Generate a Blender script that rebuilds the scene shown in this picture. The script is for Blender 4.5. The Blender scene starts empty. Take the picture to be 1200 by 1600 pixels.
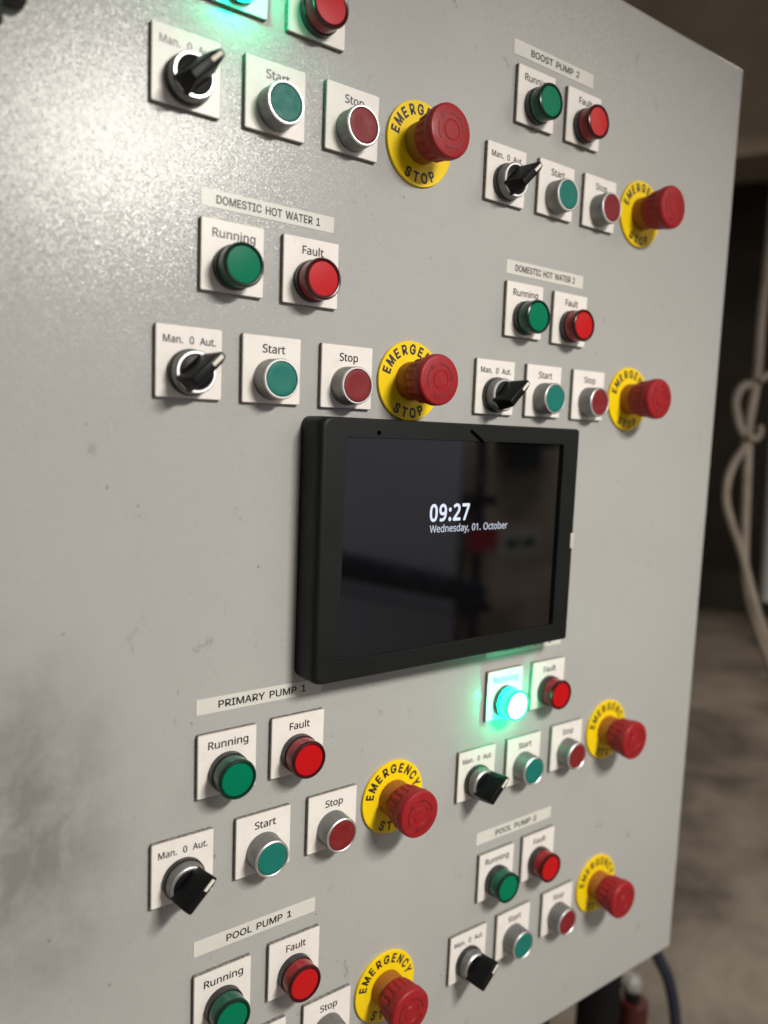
import bpy, bmesh, math, random
from mathutils import Matrix, Vector
from mathutils.geometry import tessellate_polygon

random.seed(7)
S = bpy.context.scene
C = S.collection
PI = math.pi

# ------------------------------------------------------------------ camera
cam_data = bpy.data.cameras.new("camera")
cam_data.sensor_fit = 'VERTICAL'
cam_data.sensor_height = 9.19
cam_data.sensor_width = 6.89
cam_data.lens = 9.19 * 1193.99 / 1600.0
cam_data.clip_start = 0.02
cam_data.clip_end = 100.0
cam_data.dof.use_dof = True
cam_data.dof.focus_distance = 0.60
cam_data.dof.aperture_fstop = 0.7
cam = bpy.data.objects.new("camera", cam_data)
C.objects.link(cam)
RX = Vector((0.80844113, -0.58723495, 0.03972465))
RD = Vector((-0.02954289, -0.10789378, -0.99372338))
RF = Vector((0.58783514, 0.80219327, -0.10457439))
m = Matrix.Identity(4)
for r in range(3):
    m[r][0], m[r][1], m[r][2] = RX[r], -RD[r], -RF[r]
m[0][3], m[1][3], m[2][3] = -0.26048, -0.49793, -0.04074
cam.matrix_world = m
S.camera = cam

# ------------------------------------------------------------------ world, lamps, exposure
W = bpy.data.worlds.new("World")
S.world = W
W.use_nodes = True
bg = W.node_tree.nodes["Background"]
bg.inputs[0].default_value = (1.0, 0.94, 0.86, 1)
bg.inputs[1].default_value = 0.075


def area_lamp(name, loc, sx, sy, power, color, rot):
    d = bpy.data.lights.new(name, 'AREA')
    d.shape = 'RECTANGLE'
    d.size, d.size_y = sx, sy
    d.energy = power
    d.color = color
    o = bpy.data.objects.new(name, d)
    o.location = loc
    o.rotation_euler = rot
    C.objects.link(o)
    return o


# work light above and in front of the door, facing down; then two added fill lamps without a seen source
area_lamp("work_lamp", (0.235, -1.10, 0.53), 0.42, 0.16, 36, (1.0, 0.95, 0.88), (0, 0, math.radians(50)))
area_lamp("added_fill_lamp", (2.6, -1.75, 1.9), 1.2, 0.3, 60, (1.0, 0.96, 0.92), (math.radians(-42), 0, 0))  # added unseen lamp, turned to brighten the walls that the screen mirrors
area_lamp("added_fill_lamp", (2.9, 1.2, 1.75), 0.3, 1.2, 25, (1.0, 0.89, 0.76), (0, 0, 0))  # added unseen lamp that lifts the far floor and the beam

S.view_settings.view_transform = 'Standard'
S.view_settings.look = 'None'
S.view_settings.exposure = 0.0
S.view_settings.gamma = 1.0
S.view_settings.use_curve_mapping = False
S.cycles.use_denoising = True
S.cycles.max_bounces = 8
S.cycles.sample_clamp_indirect = 6.0

# ------------------------------------------------------------------ materials


def mat(name, col, rough=0.5, metal=0.0, coat=0.0, emit=None, estr=0.0, spec=0.5):
    x = bpy.data.materials.new(name)
    x.use_nodes = True
    b = x.node_tree.nodes["Principled BSDF"]
    b.inputs["Base Color"].default_value = (*col, 1)
    b.inputs["Roughness"].default_value = rough
    b.inputs["Metallic"].default_value = metal
    b.inputs["Coat Weight"].default_value = coat
    b.inputs["Coat Roughness"].default_value = 0.12
    b.inputs["Specular IOR Level"].default_value = spec
    if emit:
        b.inputs["Emission Color"].default_value = (*emit, 1)
        b.inputs["Emission Strength"].default_value = estr
    return x


class N:
    """small node-graph writer"""

    def __init__(s, mt):
        s.t = mt.node_tree
        s.b = s.t.nodes["Principled BSDF"]

    def node(s, kind, **kw):
        n = s.t.nodes.new(kind)
        for k, v in kw.items():
            setattr(n, k, v)
        return n

    def link(s, a, b):
        s.t.links.new(a, b)

    def pos(s):
        return s.node("ShaderNodeNewGeometry").outputs["Position"]

    def obj(s):
        return s.node("ShaderNodeTexCoord").outputs["Object"]

    def mapped(s, vec, scale=(1, 1, 1), loc=(0, 0, 0)):
        n = s.node("ShaderNodeMapping")
        n.inputs["Scale"].default_value = scale
        n.inputs["Location"].default_value = loc
        s.link(vec, n.inputs["Vector"])
        return n.outputs[0]

    def noise(s, vec, scale, detail=2.0, rough=0.5, dist=0.0):
        n = s.node("ShaderNodeTexNoise")
        n.inputs["Scale"].default_value = scale
        n.inputs["Detail"].default_value = detail
        n.inputs["Roughness"].default_value = rough
        n.inputs["Distortion"].default_value = dist
        s.link(vec, n.inputs["Vector"])
        return n.outputs[0]

    def ramp(s, fac, a, b, va=0.0, vb=1.0):
        n = s.node("ShaderNodeMapRange")
        n.clamp = True
        n.interpolation_type = 'SMOOTHSTEP'
        n.inputs[1].default_value, n.inputs[2].default_value = a, b
        n.inputs[3].default_value, n.inputs[4].default_value = va, vb
        s.link(fac, n.inputs[0])
        return n.outputs[0]

    def math(s, op, a, b):
        n = s.node("ShaderNodeMath", operation=op)
        for i, v in enumerate((a, b)):
            if isinstance(v, (int, float)):
                n.inputs[i].default_value = v
            else:
                s.link(v, n.inputs[i])
        return n.outputs[0]

    def mix(s, fac, a, b):
        n = s.node("ShaderNodeMix", data_type='RGBA')
        if isinstance(fac, (int, float)):
            n.inputs[0].default_value = fac
        else:
            s.link(fac, n.inputs[0])
        for i, v in ((6, a), (7, b)):
            if isinstance(v, tuple):
                n.inputs[i].default_value = (*v, 1)
            else:
                s.link(v, n.inputs[i])
        return n.outputs[2]

    def color(s, c):
        s.link(c, s.b.inputs["Base Color"])

    def rough(s, c):
        s.link(c, s.b.inputs["Roughness"])

    def bump(s, h, strength, dist):
        n = s.node("ShaderNodeBump")
        n.inputs["Strength"].default_value = strength
        n.inputs["Distance"].default_value = dist
        s.link(h, n.inputs["Height"])
        s.link(n.outputs[0], s.b.inputs["Normal"])

    def blob(s, vec, c, r):
        """1 inside an ellipse, fading to 0 at its edge"""
        mp = s.mapped(vec, tuple(1 / q for q in r), tuple(-a / q for a, q in zip(c, r)))
        n = s.node("ShaderNodeVectorMath", operation='LENGTH')
        s.link(mp, n.inputs[0])
        return s.ramp(n.outputs["Value"], 0.0, 1.0, 1.0, 0.0)


M = {}
# painted sheet steel: orange-peel powder coat with grime and scuffs
M['paint'] = mat('powder_coat', (0.49, 0.48, 0.44), 0.30)
n = N(M['paint'])
p = n.pos()
big = n.noise(p, 5.0, 4, 0.6)
base = n.mix(n.ramp(big, 0.3, 0.7), (0.408, 0.409, 0.385), (0.386, 0.389, 0.367))
cloud = n.noise(p, 26.0, 6, 0.62, 0.3)
streak = n.noise(n.mapped(p, (1.0, 1.0, 0.35)), 70.0, 6, 0.7, 0.8)
blot = n.math('MULTIPLY', n.ramp(cloud, 0.28, 0.72, 0.35, 1.05), n.ramp(streak, 0.3, 0.7, 0.82, 1.1))
d1 = n.math('MULTIPLY', n.blob(p, (-0.168, 0, -0.305), (0.092, 1, 0.17)), blot)
d2 = n.math('MULTIPLY', n.blob(p, (-0.110, 0, -0.41), (0.09, 1, 0.10)), blot)
dirt = n.math('MINIMUM', n.math('ADD', n.math('MULTIPLY', d1, 0.92), n.math('MULTIPLY', d2, 0.10)), 0.72)
base = n.mix(dirt, base, (0.150, 0.145, 0.130))
sc = n.noise(n.mapped(p, (1, 1, 0.7)), 75.0, 4, 0.65, 0.4)
where_sc = n.ramp(n.noise(p, 9.0, 2), 0.44, 0.60)
scf = n.math('MULTIPLY', n.math('MULTIPLY', n.ramp(sc, 0.62, 0.78), where_sc), 0.55)
base = n.mix(scf, base, (0.20, 0.185, 0.155))
sp = n.noise(p, 150.0, 1, 0.5)
spf = n.math('MULTIPLY', n.ramp(sp, 0.80, 0.83), 0.45)
base = n.mix(spf, base, (0.13, 0.12, 0.10))
n.color(base)
n.rough(n.ramp(big, 0.3, 0.7, 0.22, 0.27))
peel = n.noise(p, 900.0, 2.0, 0.6)
vo = n.node("ShaderNodeTexVoronoi")
vo.inputs["Scale"].default_value = 1250.0
n.link(p, vo.inputs["Vector"])


def vmath(op, a, b):
    q = n.node("ShaderNodeVectorMath", operation=op)
    for i, v in enumerate((a, b)):
        if isinstance(v, tuple):
            q.inputs[i].default_value = v
        else:
            n.link(v, q.inputs[i])
    return q.outputs[0]


# tiny facets of the textured paint, each leaning its own way; a few lean a lot
v1 = vmath('MULTIPLY', vmath('SUBTRACT', vo.outputs["Color"], (0.5, 0.5, 0.5)), (2, 2, 2))
v3 = vmath('MULTIPLY', v1, vmath('MULTIPLY', v1, v1))
tilt = vmath('ADD', vmath('MULTIPLY', v3, (0.055, 0.055, 0.055)), vmath('MULTIPLY', v1, (0.022, 0.022, 0.022)))
nrm = vmath('NORMALIZE', vmath('ADD', n.node("ShaderNodeNewGeometry").outputs["Normal"], tilt), (0, 0, 0))
bp = n.node("ShaderNodeBump")
bp.inputs["Strength"].default_value = 1.0
bp.inputs["Distance"].default_value = 0.00010
n.link(peel, bp.inputs["Height"])
n.link(nrm, bp.inputs["Normal"])
n.link(bp.outputs[0], n.b.inputs["Normal"])
n.b.inputs["Specular IOR Level"].default_value = 0.44

M['paint_side'] = mat('cabinet_paint', (0.42, 0.41, 0.37), 0.45)
M['steel_dark'] = mat('dark_steel', (0.005, 0.005, 0.005), 0.6, spec=0.2)
M['hinge'] = mat('hinge_black', (0.02, 0.019, 0.015), 0.65)

# engraved laminate legend plate, a little grubby
M['plate'] = mat('white_laminate', (0.78, 0.735, 0.68), 0.36)
n = N(M['plate'])
p = n.pos()
g = n.noise(p, 60, 5, 0.65)
c0 = n.mix(n.ramp(g, 0.45, 0.75, 0.0, 0.22), (0.81, 0.775, 0.72), (0.50, 0.465, 0.41))
fl = n.noise(p, 420, 2, 0.6)
c0 = n.mix(n.ramp(fl, 0.72, 0.78, 0.0, 0.5), c0, (0.30, 0.27, 0.23))
n.color(c0)
M['plate_edge'] = mat('laminate_core', (0.16, 0.15, 0.135), 0.7)
n = N(M['plate_edge'])
g = n.noise(n.pos(), 500, 3, 0.6)
n.color(n.mix(n.ramp(g, 0.35, 0.65), (0.10, 0.093, 0.083), (0.27, 0.25, 0.22)))
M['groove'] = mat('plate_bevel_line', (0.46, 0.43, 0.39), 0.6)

M['ink'] = mat('engraved_black', (0.022, 0.021, 0.02), 0.26)
M['ink_tape'] = mat('printed_black', (0.02, 0.02, 0.02), 0.5)
M['tape'] = mat('label_tape', (0.74, 0.72, 0.64), 0.35)
n = N(M['tape'])
g = n.noise(n.pos(), 45, 4, 0.6)
n.color(n.mix(n.ramp(g, 0.4, 0.75, 0, 0.3), (0.66, 0.65, 0.59), (0.52, 0.505, 0.455)))

M['black'] = mat('black_plastic', (0.014, 0.015, 0.015), 0.38)
n = N(M['black'])
g = n.noise(n.pos(), 260, 4, 0.7)
n.color(n.mix(n.ramp(g, 0.5, 0.8, 0, 0.35), (0.012, 0.013, 0.013), (0.075, 0.07, 0.062)))
n.rough(n.ramp(g, 0.3, 0.8, 0.32, 0.6))
M['knob'] = mat('knob_black', (0.004, 0.0045, 0.005), 0.42, spec=0.18)
n = N(M['knob'])
g = n.noise(n.pos(), 330, 4, 0.75)
n.color(n.mix(n.ramp(g, 0.62, 0.85, 0, 0.3), (0.004, 0.0045, 0.005), (0.05, 0.048, 0.045)))
M['pointer'] = mat('pointer_white', (0.72, 0.70, 0.60), 0.5)


def dusty(name, col, rough, metal, dust=(0.30, 0.27, 0.23), amount=0.55, lo=0.35, hi=0.75, scale=320):
    x = mat(name, col, rough, metal, spec=0.5 if metal else 0.3)
    k = N(x)
    gg = k.noise(k.pos(), scale, 5, 0.7)
    f = k.ramp(gg, lo, hi, 0, amount)
    k.color(k.mix(f, col, dust))
    k.rough(k.math('ADD', k.math('MULTIPLY', f, 0.5), rough))
    k.link(k.math('MULTIPLY', k.math('SUBTRACT', 1.0, f), metal), k.b.inputs["Metallic"])
    return x


M['bezel'] = dusty('satin_metal', (0.22, 0.22, 0.218), 0.38, 0.9, dust=(0.17, 0.16, 0.14), amount=0.45, scale=120)
M['ring'] = mat('chrome_ring', (0.86, 0.86, 0.85), 0.42, 1.0)
M['start'] = dusty('start_green', (0.003, 0.155, 0.120), 0.42, 0.0, dust=(0.018, 0.15, 0.125), amount=0.5, scale=140)
M['stop'] = dusty('stop_red', (0.185, 0.010, 0.013), 0.42, 0.0, dust=(0.19, 0.028, 0.028), amount=0.5, scale=140)
M['mushroom'] = dusty('mushroom_red', (0.29, 0.009, 0.013), 0.40, 0.0, dust=(0.26, 0.026, 0.026), amount=0.5, lo=0.4, scale=140)
M['mushroom_mark'] = mat('mushroom_mark', (0.17, 0.006, 0.010), 0.5)
M['amber'] = dusty('amber_collar', (0.34, 0.115, 0.012), 0.4, 0.0, dust=(0.26, 0.12, 0.04), amount=0.6)
M['yellow'] = dusty('estop_yellow', (0.88, 0.62, 0.004), 0.42, 0.0, dust=(0.60, 0.43, 0.05), amount=0.2, lo=0.5, scale=90)

M['green_lens'] = mat('green_lens', (0.002, 0.085, 0.045), 0.22, spec=0.3)
M['green_face'] = mat('green_lens_face', (0.0, 0.165, 0.080), 0.30, spec=0.1)
M['green_rim'] = mat('green_lens_rim', (0.001, 0.022, 0.013), 0.25, spec=0.35)
M['red_lens'] = mat('red_lens', (0.25, 0.006, 0.010), 0.22, spec=0.3)
M['red_face'] = mat('red_lens_face', (0.47, 0.002, 0.005), 0.28, spec=0.35)
M['red_rim'] = mat('red_lens_rim', (0.045, 0.002, 0.003), 0.25, spec=0.35)
M['lit_face'] = mat('lit_green_face', (0.2, 0.9, 0.7), 0.3, emit=(0.55, 1.0, 0.86), estr=5.0)
M['lit_lens'] = mat('lit_green_lens', (0.02, 0.5, 0.3), 0.2, emit=(0.06, 0.90, 0.52), estr=1.0)
M['lit_rim'] = mat('lit_green_rim', (0.02, 0.5, 0.3), 0.2, emit=(0.01, 0.80, 0.48), estr=1.0)
M['led'] = mat('led_glow', (0.02, 0.5, 0.3), 0.2, emit=(0.0, 1.0, 0.46), estr=175.0)

M['case'] = mat('tablet_case', (0.0045, 0.0056, 0.0053), 0.55, spec=0.28)
n = N(M['case'])
g = n.noise(n.pos(), 900, 2, 0.6)
n.bump(g, 0.25, 0.0002)
n.rough(n.ramp(n.noise(n.pos(), 18, 4, 0.6), 0.3, 0.7, 0.48, 0.62))
M['slot'] = mat('slot_black', (0.001, 0.001, 0.001), 0.9, spec=0.0)
M['screen'] = mat('screen_glass', (0.0025, 0.0025, 0.003), 0.03, spec=1.0)
n = N(M['screen'])
sm = n.noise(n.pos(), 22, 5, 0.6, 0.6)
n.rough(n.ramp(sm, 0.45, 0.8, 0.02, 0.10))
M['clock'] = mat('clock_glow', (0.0, 0.0, 0.0), 0.5, emit=(0.78, 0.86, 1.0), estr=1.0)
M['date'] = mat('date_glow', (0.0, 0.0, 0.0), 0.5, emit=(0.78, 0.86, 1.0), estr=0.62)
M['tab'] = mat('white_tab', (0.50, 0.48, 0.44), 0.45)


def mottled(name, a, b, scale, rough=0.85, bump=0.02):
    x = mat(name, a, rough)
    k = N(x)
    gg = k.noise(k.pos(), scale, 7, 0.65, 0.4)
    g2 = k.noise(k.pos(), scale * 5, 5, 0.7)
    f = k.math('ADD', k.math('MULTIPLY', k.ramp(gg, 0.3, 0.7), 0.7), k.math('MULTIPLY', g2, 0.3))
    k.color(k.mix(f, a, b))
    k.bump(gg, 0.6, bump)
    return x


M['floor'] = mottled('concrete_floor', (0.05, 0.040, 0.029), (0.38, 0.325, 0.265), 2.4)
M['beam'] = mottled('stained_concrete', (0.24, 0.19, 0.13), (0.44, 0.37, 0.29), 1.1)
M['recess_shade'] = mottled('shade_toned_masonry', (0.018, 0.014, 0.008), (0.05, 0.04, 0.026), 1.5)  # shade of the recess is put into this near-black colour
M['stone'] = mottled('rough_stone', (0.42, 0.35, 0.27), (0.82, 0.71, 0.56), 3.0)
M['pale'] = mat('pale_steel', (0.56, 0.58, 0.72), 0.55)
M['rope'] = mottled('cable_sheath', (0.21, 0.175, 0.135), (0.34, 0.29, 0.23), 20, 0.6, 0.0)
M['trunk'] = mat('grey_conduit', (0.50, 0.48, 0.43), 0.5)
M['blue'] = mat('blue_sheath', (0.014, 0.018, 0.034), 0.45)
M['pipe_dark'] = mat('dark_pipe', (0.012, 0.016, 0.03), 0.5)
M['valve_red'] = mat('valve_red', (0.06, 0.008, 0.005), 0.5)
M['cap_white'] = mat('cap_white', (0.28, 0.27, 0.24), 0.5)
M['sign_red'] = mat('sign_red', (0.55, 0.015, 0.03), 0.5)
M['sign_white'] = mat('sign_white', (0.62, 0.62, 0.60), 0.5)
M['sign_green'] = mat('sign_green', (0.02, 0.12, 0.09), 0.5)
M['dark_green'] = mat('dark_green_paint', (0.006, 0.025, 0.018), 0.5)

# letter outlines: advance width, then closed loops of points in thousandths
GLYPHS = {
    'pR': (499, '236,573 263,572 289,570 312,566 334,561 353,555 371,547 386,537 400,526 412,514 422,500 430,485 436,469 441,450 443,431 444,410 444,392 442,376 438,360 433,346 427,334 420,322 412,311 404,302 395,293 385,285 330,257 487,0 403,0 264,237 150,237 150,0 78,0 78,573/232,510 150,510 150,298 236,298 262,299 286,302 306,307 323,315 338,325 349,337 358,351 365,368 368,386 370,407 369,421 367,434 364,446 360,457 355,467 348,475 340,483 331,489 321,495 310,500 297,503 282,506 267,508 250,510'),
    'pu': (496, '427,430 427,0 370,0 359,57 356,57 321,20 273,-1 220,-8 200,-7 181,-5 164,-2 148,3 134,8 120,16 108,24 98,35 89,46 81,59 75,74 70,90 66,108 64,127 63,148 63,430 135,430 135,153 136,134 138,116 143,101 150,87 158,76 168,67 181,60 195,55 212,52 230,51 249,51 265,53 281,57 294,62 306,69 316,76 326,86 333,96 340,108 345,121 349,136 353,152 355,169 356,187 357,206 357,430'),
    'pn': (496, '275,438 304,436 331,432 354,424 374,414 391,401 405,384 416,363 424,339 429,311 431,280 431,0 361,0 361,275 360,295 357,313 352,328 346,342 338,353 327,362 315,369 300,374 283,377 265,379 238,377 215,372 195,364 179,353 166,338 156,321 149,301 143,278 140,252 139,223 139,0 68,0 68,430 125,430 136,371 140,371 175,409 222,431'),
    'pi': (207, '139,430 139,0 68,0 68,430/104,591 133,580 145,546 133,512 104,501 75,512 63,546 75,580'),
    'pg': (493, '221,438 237,437 253,435 269,432 283,428 297,422 310,415 323,406 334,397 345,385 355,373 359,373 369,430 425,430 425,-7 424,-31 422,-53 418,-73 412,-92 404,-109 395,-125 384,-139 371,-152 357,-162 341,-172 323,-179 303,-185 281,-189 258,-192 233,-192 214,-192 197,-191 179,-190 163,-188 147,-186 132,-183 117,-179 104,-175 90,-170 78,-165 78,-100 90,-106 104,-112 118,-117 133,-121 149,-125 166,-128 183,-131 200,-133 218,-134 237,-134 258,-133 277,-129 294,-122 310,-113 324,-101 335,-88 344,-72 350,-54 354,-34 355,-13 355,4 356,32 358,57 354,57 345,44 335,33 324,24 312,15 299,8 285,2 270,-2 255,-5 239,-7 221,-8 189,-6 160,1 134,13 111,29 91,51 74,76 61,105 52,138 46,174 44,214 46,253 52,289 61,322 74,351 91,377 111,399 134,416 160,428 189,435/230,379 216,378 203,375 191,372 179,366 169,359 159,351 151,341 143,330 136,317 130,303 126,288 122,271 119,253 118,234 117,213 118,183 122,156 128,131 136,110 146,92 159,77 174,65 191,56 210,51 232,50 288,58 326,85 349,131 356,197 356,214 356,237 354,257 351,276 348,293 343,309 337,322 330,335 322,345 312,354 302,362 290,368 277,372 262,376 247,378'),
    'pF': (416, '150,0 78,0 78,573 398,573 398,509 150,509 150,306 383,306 383,243 150,243'),
    'pa': (450, '231,437 261,436 287,432 311,425 331,415 347,403 361,387 371,368 379,346 383,321 385,293 385,0 334,0 320,61 317,61 279,22 234,-1 172,-8 157,-7 143,-6 129,-3 116,1 103,6 91,12 80,19 71,27 62,37 55,48 48,60 43,73 40,87 38,103 37,119 39,144 45,166 55,186 69,203 87,219 110,231 137,241 168,249 203,254 243,257 316,259 316,285 315,305 312,322 308,337 301,350 293,359 283,367 271,373 258,377 243,379 227,380 214,380 201,379 188,377 175,374 163,370 106,347 84,400 151,426 166,430 182,433 198,435 214,437/252,208 222,206 196,202 173,197 155,190 141,182 130,172 121,161 115,148 111,134 110,119 111,105 113,93 118,82 124,73 132,66 141,60 152,55 163,52 175,50 188,49 210,50 229,54 247,60 264,68 279,79 292,92 302,108 309,127 314,148 315,172 315,210'),
    'pl': (207, '139,0 68,0 68,609 139,609'),
    'pt': (289, '212,50 245,53 272,59 272,5 240,-4 200,-8 186,-8 174,-6 161,-4 149,-1 138,4 127,9 116,16 107,24 99,33 91,44 85,57 80,71 77,87 74,105 74,125 74,375 13,375 13,409 75,437 103,528 144,528 144,430 269,430 269,375 144,375 144,127 145,112 147,99 151,87 156,77 163,69 171,62 180,57 190,53 200,50'),
    'pS': (440, '403,153 402,133 399,115 394,97 387,81 378,66 367,53 354,40 340,29 324,20 307,11 288,4 267,-1 245,-5 222,-7 198,-8 137,-5 83,4 41,19 41,88 113,65 130,61 147,58 165,56 183,55 201,55 218,55 233,56 247,59 261,62 273,66 284,71 293,76 302,83 310,90 316,98 321,106 325,116 328,125 330,136 330,147 330,158 328,168 326,177 323,186 318,194 313,202 306,209 298,216 288,223 277,230 264,236 250,243 234,250 216,257 196,265 131,294 85,330 57,375 54,386 51,397 50,409 48,421 48,435 49,452 52,469 56,485 63,499 71,513 81,525 93,536 106,546 120,555 136,563 153,569 171,574 190,578 210,580 231,581 250,580 268,579 285,577 302,575 318,572 389,549 366,487 302,508 288,512 274,514 259,516 244,517 229,517 215,517 202,516 190,513 179,511 169,507 160,502 152,497 145,491 138,485 133,478 121,434 122,423 123,412 125,403 129,394 133,386 139,378 145,371 153,364 162,357 172,351 246,318 266,311 284,303 301,295 317,287 332,279 345,270 357,260 367,250 377,239 385,228 391,215 396,202 400,187 402,171'),
    'po': (485, '442,216 441,195 440,175 437,156 433,138 428,121 422,105 415,90 407,76 398,63 388,51 377,40 365,30 352,21 339,13 324,7 309,1 293,-3 277,-6 259,-7 241,-8 225,-7 208,-6 193,-3 177,1 163,7 149,13 135,21 123,30 111,40 100,51 90,63 81,76 73,90 65,105 59,121 54,138 49,156 46,175 45,195 44,216 45,243 48,269 53,293 60,316 68,336 79,355 91,372 105,387 120,400 137,412 156,421 176,428 197,434 220,437 244,438 267,437 288,434 309,428 328,421 347,412 364,400 379,387 393,372 406,355 417,336 426,316 433,293 438,269 441,243/117,216 118,196 119,177 122,160 126,143 130,128 136,114 143,101 152,89 161,79 172,71 183,63 197,58 211,54 226,51 243,51 260,51 275,54 289,58 303,63 314,71 325,79 334,89 343,101 350,114 356,128 360,143 364,160 367,177 368,196 369,216 368,236 367,254 364,272 360,288 355,303 349,317 342,329 334,341 324,350 314,359 302,366 289,371 275,375 259,378 242,379 217,377 195,372 176,363 160,351 147,335 136,317 128,295 122,271 118,245'),
    'pp': (493, '273,438 303,436 331,429 357,418 380,402 401,383 418,358 432,329 441,296 447,258 449,216 448,187 446,161 441,136 435,114 427,93 417,74 407,57 394,41 380,28 365,17 349,8 331,1 313,-4 293,-7 272,-8 213,1 170,24 139,55 134,55 137,20 139,-16 139,-192 68,-192 68,430 126,430 136,371 139,371 170,405 213,429 223,432 235,435 247,436 259,437/260,379 243,378 228,376 214,373 201,368 190,362 180,355 171,346 163,336 157,325 152,313 147,299 144,284 141,267 140,249 139,229 139,216 139,195 141,176 143,158 146,141 150,126 155,112 161,99 169,88 178,78 188,70 200,63 213,57 227,54 244,51 261,51 277,51 291,54 304,58 315,64 326,72 336,81 344,92 352,104 358,117 364,131 368,146 372,163 374,180 376,198 376,217 375,245 372,271 366,294 358,316 348,334 335,350 320,363 302,371 282,377'),
    'pM': (727, '330,0 142,502 139,502 142,461 144,407 144,347 144,0 78,0 78,573 184,573 361,103 364,103 544,573 650,573 650,0 578,0 578,352 579,408 581,460 584,501 581,501 390,0'),
    'p.': (215, '58,43 58,54 60,64 63,73 67,79 72,85 107,97 142,85 148,79 152,73 155,64 157,54 157,43 157,32 155,23 152,14 148,7 142,2 107,-11 72,2 67,7 63,14 60,23 58,32'),
    'p0': (459, '419,287 419,260 418,234 416,209 413,185 409,163 404,142 399,122 392,103 384,86 376,70 366,56 355,43 343,31 330,21 316,12 301,5 285,-1 267,-5 248,-7 229,-8 204,-7 181,-2 160,5 140,15 122,27 106,43 92,60 80,81 69,103 60,129 52,156 47,186 43,217 40,251 39,287 40,323 42,357 46,389 51,418 58,446 67,471 77,494 89,514 103,531 119,547 136,559 156,569 178,576 202,580 229,581 253,580 276,576 298,569 317,559 335,547 351,531 366,514 378,494 389,471 399,446 406,418 412,389 416,357 419,323/110,287 110,257 112,228 114,202 117,178 121,156 127,137 133,119 141,103 149,90 159,78 170,69 183,62 197,56 212,53 229,52 245,53 260,56 274,61 287,69 298,78 308,89 317,103 324,118 331,136 336,156 340,178 344,202 346,228 348,257 348,287 348,317 346,346 344,372 340,396 336,417 331,437 324,455 317,470 308,484 298,495 287,505 274,512 260,517 245,520 229,521 212,520 197,517 183,512 170,505 159,495 149,484 141,470 133,455 127,437 121,417 117,396 114,372 112,346 110,317'),
    'pA': (512, '437,0 368,177 141,177 73,0 0,0 224,575 289,575 512,0/282,415 274,438 263,473 255,500 247,468 238,438 230,415 165,241 346,241'),
    'pd': (493, '221,-8 190,-6 162,1 136,12 113,28 92,48 75,72 61,101 52,134 46,172 44,214 46,256 52,294 62,327 75,357 93,381 113,402 137,417 162,429 191,436 221,438 280,429 323,407 354,374 359,374 356,405 354,438 354,609 425,609 425,0 368,0 358,58 354,58 323,24 279,1/232,51 257,52 280,56 299,64 315,74 328,88 338,104 345,124 351,146 354,172 355,200 355,213 354,244 351,271 346,296 338,318 329,336 316,352 300,364 281,372 258,378 231,379 209,377 190,372 173,363 158,350 146,334 135,315 127,293 122,269 118,242 117,213 118,183 122,156 127,133 135,111 146,93 158,78 173,66 190,57 210,52'),
    'p9': (459, '417,328 417,308 416,289 415,269 413,250 410,231 407,211 403,193 398,174 393,157 387,139 379,122 371,106 362,91 351,77 340,63 328,50 314,39 299,28 282,19 265,11 246,4 225,-1 203,-5 179,-7 154,-8 117,-6 82,0 82,60 115,53 152,50 174,50 194,53 213,56 230,62 245,68 259,76 272,85 283,95 294,106 303,118 311,131 319,145 325,160 330,176 334,192 338,209 341,226 343,244 345,262 346,281 341,281 310,247 266,223 255,220 244,217 231,216 218,214 204,214 185,215 167,217 150,221 134,227 118,235 104,243 91,254 80,266 69,279 61,294 53,310 47,327 43,346 41,366 40,387 41,411 44,433 48,453 55,473 63,491 73,507 84,522 97,536 111,547 127,557 144,566 162,572 181,577 201,580 223,581 239,580 255,578 270,575 285,571 299,565 313,558 326,550 338,541 350,530 361,518 371,505 380,490 388,475 396,458 402,439 408,420 412,399 415,377 416,353/223,521 204,520 186,516 170,509 155,500 142,488 130,474 121,457 115,437 111,414 110,388 111,367 114,348 120,330 127,315 137,301 149,290 163,281 180,275 198,271 220,269 235,270 249,272 262,275 275,279 286,285 297,292 307,299 315,307 323,315 330,325 336,334 340,344 343,354 345,364 346,374 338,426 315,474 309,482 302,490 294,497 286,503 277,508 267,513 257,517 246,519 235,521'),
    'p2': (459, '417,0 38,0 38,59 188,210 261,287 273,301 283,314 292,327 300,340 306,353 312,366 316,380 319,394 321,409 322,424 320,442 317,458 311,473 304,485 294,496 282,505 268,512 254,517 238,519 221,520 204,520 189,518 174,515 160,511 147,506 134,500 122,493 109,485 96,476 83,466 45,513 94,548 153,572 166,575 179,577 192,579 206,580 221,581 241,580 261,578 280,574 297,569 313,562 327,554 341,545 353,534 363,523 372,510 380,495 386,480 390,464 393,447 394,428 393,410 391,393 387,376 382,360 375,344 367,328 358,313 348,297 337,282 324,267 247,185 128,67 128,64 417,64'),
    'p:': (215, '58,43 58,54 60,64 63,73 67,79 72,85 107,97 142,85 148,79 152,73 155,64 157,54 157,43 157,32 155,23 152,14 148,7 142,2 107,-11 72,2 67,7 63,14 60,23 58,32/58,387 58,398 60,408 63,416 67,423 72,429 107,441 142,429 148,423 152,416 155,408 157,398 157,387 157,376 155,366 152,358 148,351 142,345 107,332 72,345 67,351 63,358 60,366 58,376'),
    'p7': (459, '109,0 344,508 35,508 35,573 419,573 419,518 187,0'),
    'pW': (746, '735,573 583,0 510,0 399,375 389,410 380,443 373,471 370,488 367,471 361,443 352,409 342,373 234,0 161,0 10,573 85,573 174,223 183,186 190,151 196,118 201,87 206,119 213,154 222,191 232,227 333,573 407,573 512,225 523,187 532,151 538,117 544,87 550,129 560,175 572,224 660,573'),
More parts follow.
